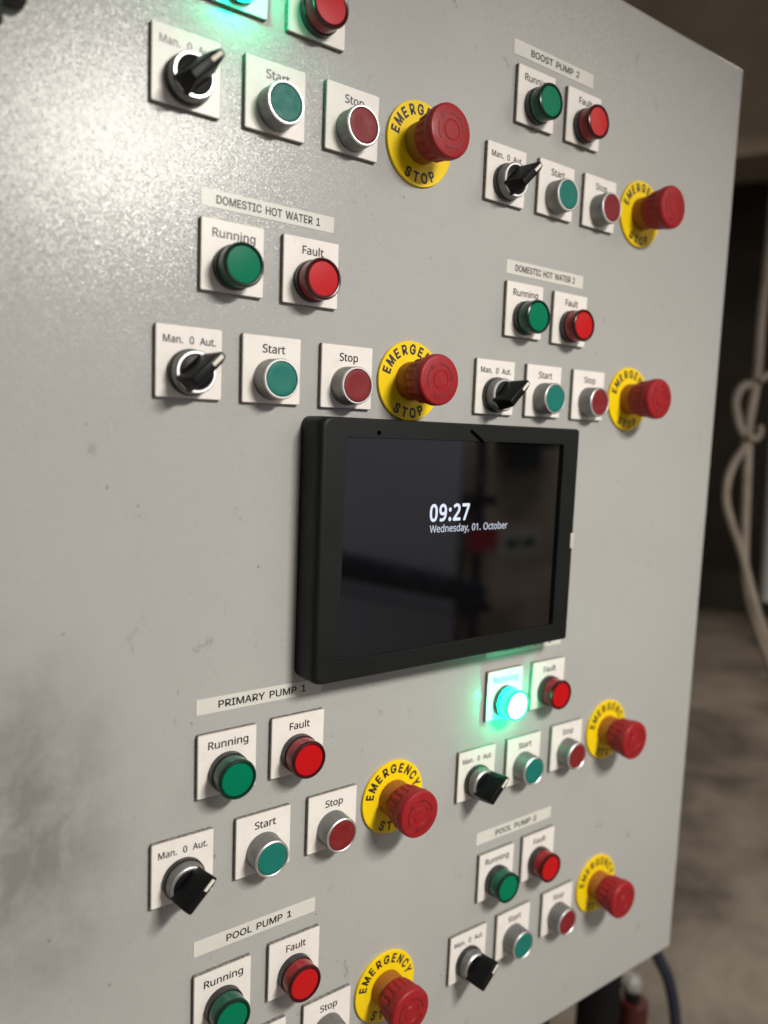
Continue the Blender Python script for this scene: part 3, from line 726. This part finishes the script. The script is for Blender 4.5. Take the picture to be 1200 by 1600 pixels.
def make_lamp(word, x0, x1, hue, label, group, lit=False):
    t = thing("indicator_lamp", label, "indicator lamp", (0, 0, 0), group)
    legend_plate(t, word, x0, x1, 12.1 if word == "Running" else 12.3, 5.6)
    k = (lambda s: M['lit_' + s]) if lit else (lambda s: M[hue + '_' + s])
    at_button(t, "collar", lathe("collar", [(0.0148, 0.0001), (0.0150, 0.0006), (0.0150, 0.0054), (0.0146, 0.0060), (0.013, 0.0060)]), M['black'])
    body = lathe("lens_body", [(0.0130, 0.0058), (0.0141, 0.0062), (0.0143, 0.0070), (0.0142, 0.0152), (0.0141, 0.0153)], 96)
    b = at_button(t, "lens_body", body, k('lens'))
    link("lens_rim", lathe("lens_rim", [(0.0141, 0.01535), (0.0147, 0.0157), (0.0148, 0.0166), (0.0143, 0.0180), (0.0134, 0.0184), (0.0126, 0.0182), (0.0120, 0.0172)], 72), k('rim'), b)
    if lit:
        link("glow_ring", lathe("glow_ring", [(0.0142, 0.0061), (0.0149, 0.0064), (0.0149, 0.0076), (0.0142, 0.0078)], 64), M['led'], b)
    face = lathe("lens_face", [(0.01215, 0.0171), (0.0119, 0.0175), (0.0060, 0.01775), (0.0, 0.0178)], 64)
    link("lens_face", face, k('face'), b)
    return t


def make_push(word, x0, x1, hue, label, group):
    t = thing("push_button", label, "push button", (0, 0, 0), group)
    legend_plate(t, word, x0, x1, 11.9, 5.7)
    b = at_button(t, "bezel", lathe("bezel", [(0.0146, 0.0001), (0.0147, 0.0010), (0.0145, 0.0018), (0.0142, 0.0120), (0.0142, 0.0139), (0.0139, 0.0143)]), M['bezel'])
    link("ring", lathe("ring", [(0.01405, 0.01405), (0.0139, 0.0149), (0.0134, 0.0153), (0.0127, 0.0153), (0.0123, 0.0149), (0.0121, 0.0135)]), M['ring'], b)
    at_button(t, "button_cap", lathe("button_cap", [(0.0120, 0.0130), (0.0120, 0.0144), (0.0116, 0.0150), (0.0108, 0.0152), (0.0075, 0.0149), (0.0, 0.0147)]), M[hue])
    return t


def make_selector(label, group):
    t = thing("selector_switch", label, "selector switch", (0, 0, 0), group)
    legend_plate(t, "Man.  0  Aut.", -18.4, 18.4, 12.2, 4.8)
    at_button(t, "collar", lathe("collar", [(0.0152, 0.0001), (0.0155, 0.0006), (0.0155, 0.0038), (0.0150, 0.0046), (0.0135, 0.0046)]), M['black'])
    b = at_button(t, "bezel", lathe("bezel", [(0.0136, 0.0046), (0.0146, 0.0047), (0.0147, 0.0056), (0.0143, 0.0064), (0.0141, 0.0104), (0.0143, 0.0108), (0.0143, 0.0116), (0.0139, 0.0120)]), M['bezel'])
    link("ring", lathe("ring", [(0.01385, 0.0119), (0.0138, 0.0126), (0.0134, 0.0130), (0.0121, 0.0130), (0.0117, 0.0126), (0.0116, 0.0115)]), M['ring'], b)
    # blade: full-width base, leaning sides, narrow ridge that overhangs at the pointer end
    bm = bmesh.new()
    secs = [(0.0108, -0.0134, 0.0137, 0.0070), (0.0142, -0.0133, 0.0140, 0.0067), (0.0286, -0.0118, 0.0166, 0.0036), (0.0300, -0.0112, 0.0162, 0.0030)]
    rings = []
    for d, a, c, w in secs:
        mid = a + (c - a) * 0.82
        rings.append([bm.verts.new((x, -d, z)) for x, z in ((a, -w * 0.86), (a + 0.0012, -w), (mid, -w), (c, -w * 0.62), (c, w * 0.62), (mid, w), (a + 0.0012, w), (a, w * 0.86))])
    for A, B in zip(rings, rings[1:]):
        for i in range(8):
            j = (i + 1) % 8
            bm.faces.new((A[i], A[j], B[j], B[i]))
    bm.faces.new(rings[0])
    bm.faces.new(rings[-1])
    bmesh.ops.recalc_face_normals(bm, faces=bm.faces)
    es = [e for e in bm.edges if e.calc_face_angle(0) > 0.4]
    bmesh.ops.bevel(bm, geom=es, offset=0.0007, segments=2, affect='EDGES', profile=0.5)
    disc = lathe("disc", [(0.0116, 0.0114), (0.0114, 0.0122), (0.0108, 0.0125), (0.0, 0.0125)], 48)
    bm.from_mesh(disc)
    bpy.data.meshes.remove(disc)
    kn = at_button(t, "knob", finish(bm, "knob", True, 30), M['knob'])
    kn.rotation_euler = (0, -PI / 4, 0)
    pm = box_mesh("pointer_mark", (0.0058, -0.0303, -0.0013), (0.0150, -0.0296, 0.0013), 0.0003)
    link("pointer_mark", pm, M['pointer'], kn)
    return t


def make_estop(label, group):
    t = thing("emergency_stop", label, "emergency stop", (0, 0, 0), group)
    pl = link("warning_disc", lathe("warning_disc", [(0.0318, -0.0039), (0.0322, -0.0036), (0.0322, -0.0017), (0.0319, -0.0013), (0.0130, -0.0013)], 96), M['yellow'], t)
    bm = bmesh.new()
    for me in (arc_text("a", "EMERGENCY", 0.0219, 165, 15, 0.0074, 0.00115, 0.065, False, 0.84),
               arc_text("b", "STOP", 0.0294, 242, 298, 0.0074, 0.00115, 0.065, True, 0.88)):
        bm.from_mesh(me)
        bpy.data.meshes.remove(me)
    link("lettering", finish(bm, "lettering", False), M['ink_tape'], pl)
    link("collar", lathe("collar", [(0.0150, -0.0012), (0.0156, -0.0006), (0.0156, 0.0100), (0.0146, 0.0116), (0.0135, 0.0118)], 64), M['amber'], t)

    def knurl(r, d, a):
        if 0.0145 < d < 0.0268:
            s = math.cos(a * 18)
            return r + 0.00045 * max(-1, min(1, s * 2.2))
        return r
    cap = lathe("mushroom_cap", [(0.0130, 0.0112), (0.0160, 0.0114), (0.0166, 0.0122), (0.0168, 0.0144), (0.0174, 0.0150), (0.0179, 0.0200), (0.0185, 0.0264), (0.0196, 0.0272), (0.0200, 0.0290),
                                 (0.0200, 0.0330), (0.0197, 0.0346), (0.0188, 0.0357), (0.0170, 0.0362), (0.0078, 0.0364), (0.0075, 0.0360), (0.0068, 0.0360), (0.0064, 0.0365), (0.0, 0.0367)], 216, knurl)
    mc = link("mushroom_cap", cap, M['mushroom'], t)
    # turn-to-release arrows moulded into the face
    bm = bmesh.new()
    for s in range(3):
        a0 = math.radians(95 + 120 * s)
        pts = []
        steps = 14
        for i in range(steps + 1):
            a = a0 - math.radians(78) * i / steps
            pts.append((a, 0.0118, 0.0129))
        pr = None
        for a, r0, r1 in pts:
            q = [bm.verts.new((r * math.cos(a), -d, r * math.sin(a))) for r, d in ((r0, 0.03625), (r0, 0.0366), (r1, 0.0366), (r1, 0.03625))]
            if pr:
                for i in range(3):
                    bm.faces.new((pr[i], pr[i + 1], q[i + 1], q[i]))
            pr = q
        a = a0 - math.radians(78)
        b = a - math.radians(17)
        tri = [bm.verts.new((r * math.cos(u), -0.03665, r * math.sin(u))) for r, u in ((0.0104, a), (0.0143, a), (0.0123, b))]
        bm.faces.new(tri)
    link("release_arrows", finish(bm, "release_arrows", False), M['mushroom_mark'], mc)
    return t


# ------------------------------------------------------------------ lay them out on the door (mm, plate centres)
plates = {
    'b1': dict(run=(-33.3, 257.1), flt=(29.2, 256.1), sel=(-66.0, 184.5), sta=(-2.0, 184.6), sto=(61.6, 186.0), est=(126.6, 186.4)),
    'd1': dict(run=(-31.8, 72.9), flt=(30.0, 72.7), sel=(-61.9, 0.1), sta=(0, 0), sto=(64.3, -0.3), est=(127.0, 1.0)),
    'b2': dict(run=(252.1, 254.0), flt=(315.7, 253.7), sel=(220.8, 183.3), sta=(284.4, 183.8), sto=(346.0, 184.5), est=(412.0, 187.5)),
    'd2': dict(run=(252.4, 72.5), flt=(314.0, 71.8), sel=(221.3, 2.2), sta=(283.9, 2.6), sto=(347.9, 2.6), est=(414.0, 2.6)),
    'p1': dict(run=(-28.8, -286.2), flt=(30.3, -285.2), sel=(-61.9, -358.8), sta=(2.4, -357.6), sto=(64.8, -357.1), est=(127.6, -354.6)),
    'o1': dict(run=(-29.0, -471.6), flt=(32.8, -470.0), sta=(3.5, -537.5), sto=(66.3, -537.0), est=(128.0, -531.5)),
    'p2': dict(run=(255.6, -284.1), flt=(316.0, -284.2), sel=(224.3, -356.0), sta=(286.9, -356.4), sto=(350.4, -355.7), est=(417.0, -353.0)),
    'o2': dict(run=(257.9, -465.8), flt=(317.4, -464.7), sel=(225.9, -538.6), sta=(287.2, -538.0), sto=(353.0, -537.5), est=(418.5, -531.5)),
}
where = {
    'b1': "in the topmost left group beside the bright glare",
    'd1': "in the DOMESTIC HOT WATER 1 group",
    'b2': "in the BOOST PUMP 2 group",
    'd2': "in the DOMESTIC HOT WATER 2 group",
    'p1': "in the PRIMARY PUMP 1 group",
    'o1': "in the POOL PUMP 1 group at the bottom edge",
    'p2': "in the right group just below the tablet",
    'o2': "in the POOL PUMP 2 group",
}
kinds = {
    'run': ("unlit green Running lamp", "green Running indicator lamps on the cabinet door"),
    'flt': ("red Fault lamp on white plate", "red Fault indicator lamps on the cabinet door"),
    'sel': ("black Man 0 Aut selector switch", "black selector switches on the cabinet door"),
    'sta': ("green Start push button", "green Start buttons on the cabinet door"),
    'sto': ("dark red Stop push button", "red Stop buttons on the cabinet door"),
    'est': ("red emergency stop on yellow disc", "emergency stop buttons on the cabinet door"),
}
proto = {
    'run': make_lamp("Running", -15.4, 16.4, 'green', "", kinds['run'][1]),
    'flt': make_lamp("Fault", -7.9, 10.0, 'red', "", kinds['flt'][1]),
    'sel': make_selector("", kinds['sel'][1]),
    'sta': make_push("Start", -7.9, 10.2, 'start', "", kinds['sta'][1]),
    'sto': make_push("Stop", -7.4, 9.4, 'stop', "", kinds['sto'][1]),
    'est': make_estop("", kinds['est'][1]),
}
lit = make_lamp("Running", -15.4, 16.4, 'green', "", kinds['run'][1], True)
used = set()
for row, items in plates.items():
    for kd, (x, z) in items.items():
        loc = (x / 1000, 0, z / 1000)
        lab = kinds[kd][0] + " " + where[row]
        src, key = proto[kd], kd
        if kd == 'run' and row in ('b1', 'p2'):
            lab = "glowing green Running lamp cut off by the top edge" if row == 'b1' else "glowing green Running lamp with near white lens below the tablet"
            src, key = lit, 'lit'
        if key not in used:
            used.add(key)
            src.location = loc
            src['label'] = lab
            o = src
        else:
            o = dup(src, loc, lab)
        jit = random.uniform(-0.006, 0.006)
        o.rotation_euler = (0, jit, 0)
        if kd == 'est':
            o.rotation_euler = (0, random.uniform(-0.05, 0.05), 0)

# ------------------------------------------------------------------ printed tape labels
tapes = [
    ("DOMESTIC HOT WATER 1", -55.6, 48.6, 104.6, 116.0, 0.105, 0.885, 'left'),
    ("BOOST PUMP 2", 223.7, 328.0, 285.7, 298.0, 0.20, 0.81, 'right'),
    ("DOMESTIC HOT WATER 2", 229.0, 331.8, 103.3, 115.2, 0.105, 0.885, 'right'),
    ("PRIMARY PUMP 1", -53.6, 51.0, -248.4, -236.8, 0.16, 0.86, 'left'),
    ("POOL PUMP 1", -53.0, 51.2, -434.2, -422.2, 0.25, 0.79, 'left'),
    ("PRIMARY PUMP 2", 230.4, 333.6, -246.8, -235.2, 0.16, 0.86, 'right'),
    ("POOL PUMP 2", 231.0, 335.6, -432.2, -420.4, 0.24, 0.79, 'right'),
]
for words, x0, x1, z0, z1, f0, f1, side in tapes:
    half = words == "PRIMARY PUMP 2"
    t = thing("label_strip", ("white printed tape half hidden under the tablet's lower right edge" if half else "white tape strip printed " + words), "label",
              ((x0 + x1) / 2000 + 0.0016, PY, (z0 + z1) / 2000), "printed tape strips above the lamps")
    w, h = (x1 - x0) / 2000, (z1 - z0) / 2000
    tp = link("tape", box_mesh("tape", (-w, -0.00035, -h), (w, -0.00004, h)), M['tape'], t)
    cap = 0.0053
    link("lettering", flat_text("lettering", words, -w + 2 * w * f0, -w + 2 * w * f1, -cap / 2, cap, -0.0005, 0.03, 't'), M['ink_tape'], tp)

# ------------------------------------------------------------------ the tablet in its wall case
TX0, TX1, TZ0, TZ1, TF = 0.0275, 0.3100, -0.2325, -0.0312, 0.024
tb = thing("wall_tablet", "black wall tablet showing 09:27 in a thick black case", "tablet", (0.16875, PY, -0.1318))
to = Vector((0.16875, PY, -0.1318))
IX0, IX1, IZ0, IZ1 = 0.0500, 0.2895, -0.2165, -0.0460


def case_mesh():
    """rounded slab with a rounded window, built as rings from back to front to window"""
    def rr(x0, x1, z0, z1, r, y, k=6):
        out = []
        q = min(r, 0.0022)
        for cx, cz, a0, r in ((x1 - q, z1 - q, 0, q), (x0 + r, z1 - r, 90, r), (x0 + r, z0 + r, 180, r), (x1 - q, z0 + q, 270, q)):
            for i in range(k + 1):
                a = math.radians(a0 + 90 * i / k)
                out.append((cx + r * math.cos(a), y, cz + r * math.sin(a)))
        return out
    R = []
    R.append(rr(TX0, TX1, TZ0, TZ1, 0.007, PY - 0.0001))
    R.append(rr(TX0, TX1, TZ0, TZ1, 0.007, -0.0170))
    b = 0.0062
    for i in range(1, 7):
        a = PI / 2 * i / 6
        ins = b * (1 - math.cos(a)) * 0.75
        R.append(rr(TX0 + ins, TX1 - ins * 0.15, TZ0 + ins * 0.3, TZ1 - ins * 0.3, 0.007, -0.0178 - b * math.sin(a)))
    R.append(rr(IX0 - 0.0004, IX1 + 0.0004, IZ0 - 0.0004, IZ1 + 0.0004, 0.0022, -TF))
    R.append(rr(IX0, IX1, IZ0, IZ1, 0.002, -TF + 0.0005))
    R.append(rr(IX0, IX1, IZ0, IZ1, 0.002, -0.0196))
    bm = bmesh.new()
    V = [[bm.verts.new(Vector(q) - to) for q in ring] for ring in R]
    for A, B in zip(V, V[1:]):
        nn = len(A)
        for i in range(nn):
            j = (i + 1) % nn
            bm.faces.new((A[i], A[j], B[j], B[i]))
    bm.faces.new(V[0])
    return flat_sides(finish(bm, "case", True, 25))


case = link("case", case_mesh(), M['case'], tb)
scr = link("screen", box_mesh("screen", Vector((IX0 - 0.002, -0.0210, IZ0 - 0.002)) - to, Vector((IX1 + 0.002, -0.0198, IZ1 + 0.002)) - to), M['screen'], tb)


def on_screen(name, body, x0, x1, z, cap, material, bold, track=0.0):
    me = flat_text(name, body, x0, x1, z, cap, -0.02115, bold, 'p', track)
    for v in me.vertices:
        v.co -= to
    return link(name, me, material, scr)


on_screen("clock_text", "09:27", 0.1352, 0.1787, -0.1118, 0.0132, M['clock'], 0.045, 0.10)
on_screen("date_text", "Wednesday, 01. October", 0.1358, 0.2246, -0.1213, 0.0058, M['date'], 0.028)
# a pinhole and a diagonal slot on the upper bezel
link("pinhole", lathe("pinhole", [(0.0018, TF + 0.0002), (0.0, TF + 0.0003)], 20), M['slot'], case, Vector((0.0792, 0, -0.0418)) - to)
sl = link("slot", box_mesh("slot", (-0.0085, -0.00005, -0.0016), (0.0085, 0.0003, 0.0016)), M['slot'], case, Vector((0.1800, -TF - 0.0001, -0.0415)) - to)
sl.rotation_euler = (0, math.radians(32), 0)
link("release_tab", box_mesh("release_tab", Vector((0.3065, -0.0245, -0.1440)) - to, Vector((0.3116, -0.0100, -0.1290)) - to, 0.0012), M['tab'], tb)

# ------------------------------------------------------------------ things hanging and standing behind the cabinet
hc = thing("hanging_cable", "loose beige cable looped and tied hanging beside the cabinet", "cable", (1.2, 0.3, -1.2))
co = Vector((1.2, 0.3, -1.2))


def cab_pts(L):
    return [Vector(q) - co for q in L]


link("cable_strand", tube("cable_strand", cab_pts([(1.262, 0.322, 1.45), (1.255, 0.32, 0.6), (1.246, 0.317, 0.332), (1.232, 0.312, 0.206), (1.221, 0.304, 0.094), (1.207, 0.304, 0.006), (1.201, 0.297, -0.069), (1.196, 0.289, -0.169), (1.190, 0.279, -0.269),
      (1.197, 0.264, -0.344), (1.213, 0.243, -0.418), (1.26, 0.232, -0.50), (1.36, 0.25, -0.60), (1.55, 0.27, -0.66)]), 0.0088), M['rope'], hc)
link("cable_strand", tube("cable_strand", cab_pts([(1.222, 0.300, 0.08), (1.198, 0.318, 0.075), (1.187, 0.324, 0.045), (1.192, 0.315, 0.000), (1.198, 0.303, -0.035), (1.182, 0.314, -0.075), (1.170, 0.317, -0.110), (1.166, 0.314, -0.150),
      (1.173, 0.302, -0.195), (1.184, 0.287, -0.240), (1.190, 0.268, -0.300), (1.199, 0.250, -0.360), (1.224, 0.232, -0.430), (1.29, 0.225, -0.51), (1.45, 0.24, -0.57)]), 0.0080), M['rope'], hc)
link("tie_knot", tube("tie_knot", cab_pts([(1.182, 0.292, -0.022), (1.200, 0.284, -0.026), (1.216, 0.285, -0.016), (1.224, 0.290, -0.002)]), 0.0065), M['rope'], hc)
link("tie_knot", tube("tie_knot", cab_pts([(1.205, 0.290, 0.085), (1.226, 0.284, 0.100), (1.240, 0.290, 0.098)]), 0.0062), M['rope'], hc)

tag(link("conduit", tube("conduit", [(1.440, 0.34, -0.385), (1.475, 0.37, 0.05), (1.56, 0.44, 1.3)], 0.028, 18), M['trunk']),
    "pale grey conduit at the right edge behind the beige cable", "conduit")

tag(link("power_cable", tube("power_cable", [(0.70, 0.19, -0.645), (0.775, 0.175, -0.79), (0.812, 0.163, -0.872), (0.829, 0.148, -0.918), (0.836, 0.135, -0.985), (0.840, 0.13, -1.10), (0.86, 0.15, FZ + 0.01)], 0.0095), M['blue']),
    "dark blue cable dropping from beneath the cabinet's right corner", "cable")
vv = thing("floor_valve", "black valve pipe with white cap and red body under the cabinet", "valve", (0.760, 0.20, FZ))
link("riser_pipe", tube("riser_pipe", [(-0.03, 0.01, 0.0), (-0.03, 0.01, 0.52)], 0.034, 20), M['steel_dark'], vv)
link("valve_body", tube("valve_body", [(0.025, -0.02, 0.20), (0.025, -0.02, 0.318)], 0.022, 20), M['valve_red'], vv)
link("valve_stem", tube("valve_stem", [(0.025, -0.02, 0.0), (0.025, -0.02, 0.1995)], 0.014, 20), M['steel_dark'], vv)
link("valve_cap", lathe("valve_cap", [(0.0, 0.018), (0.010, 0.017), (0.016, 0.008), (0.016, -0.010), (0.0, -0.012)], 24), M['cap_white'], vv, (0.017, -0.015, 0.352))
link("valve_neck", tube("valve_neck", [(0.025, -0.019, 0.3185), (0.020, -0.012, 0.338)], 0.011, 16), M['steel_dark'], vv)
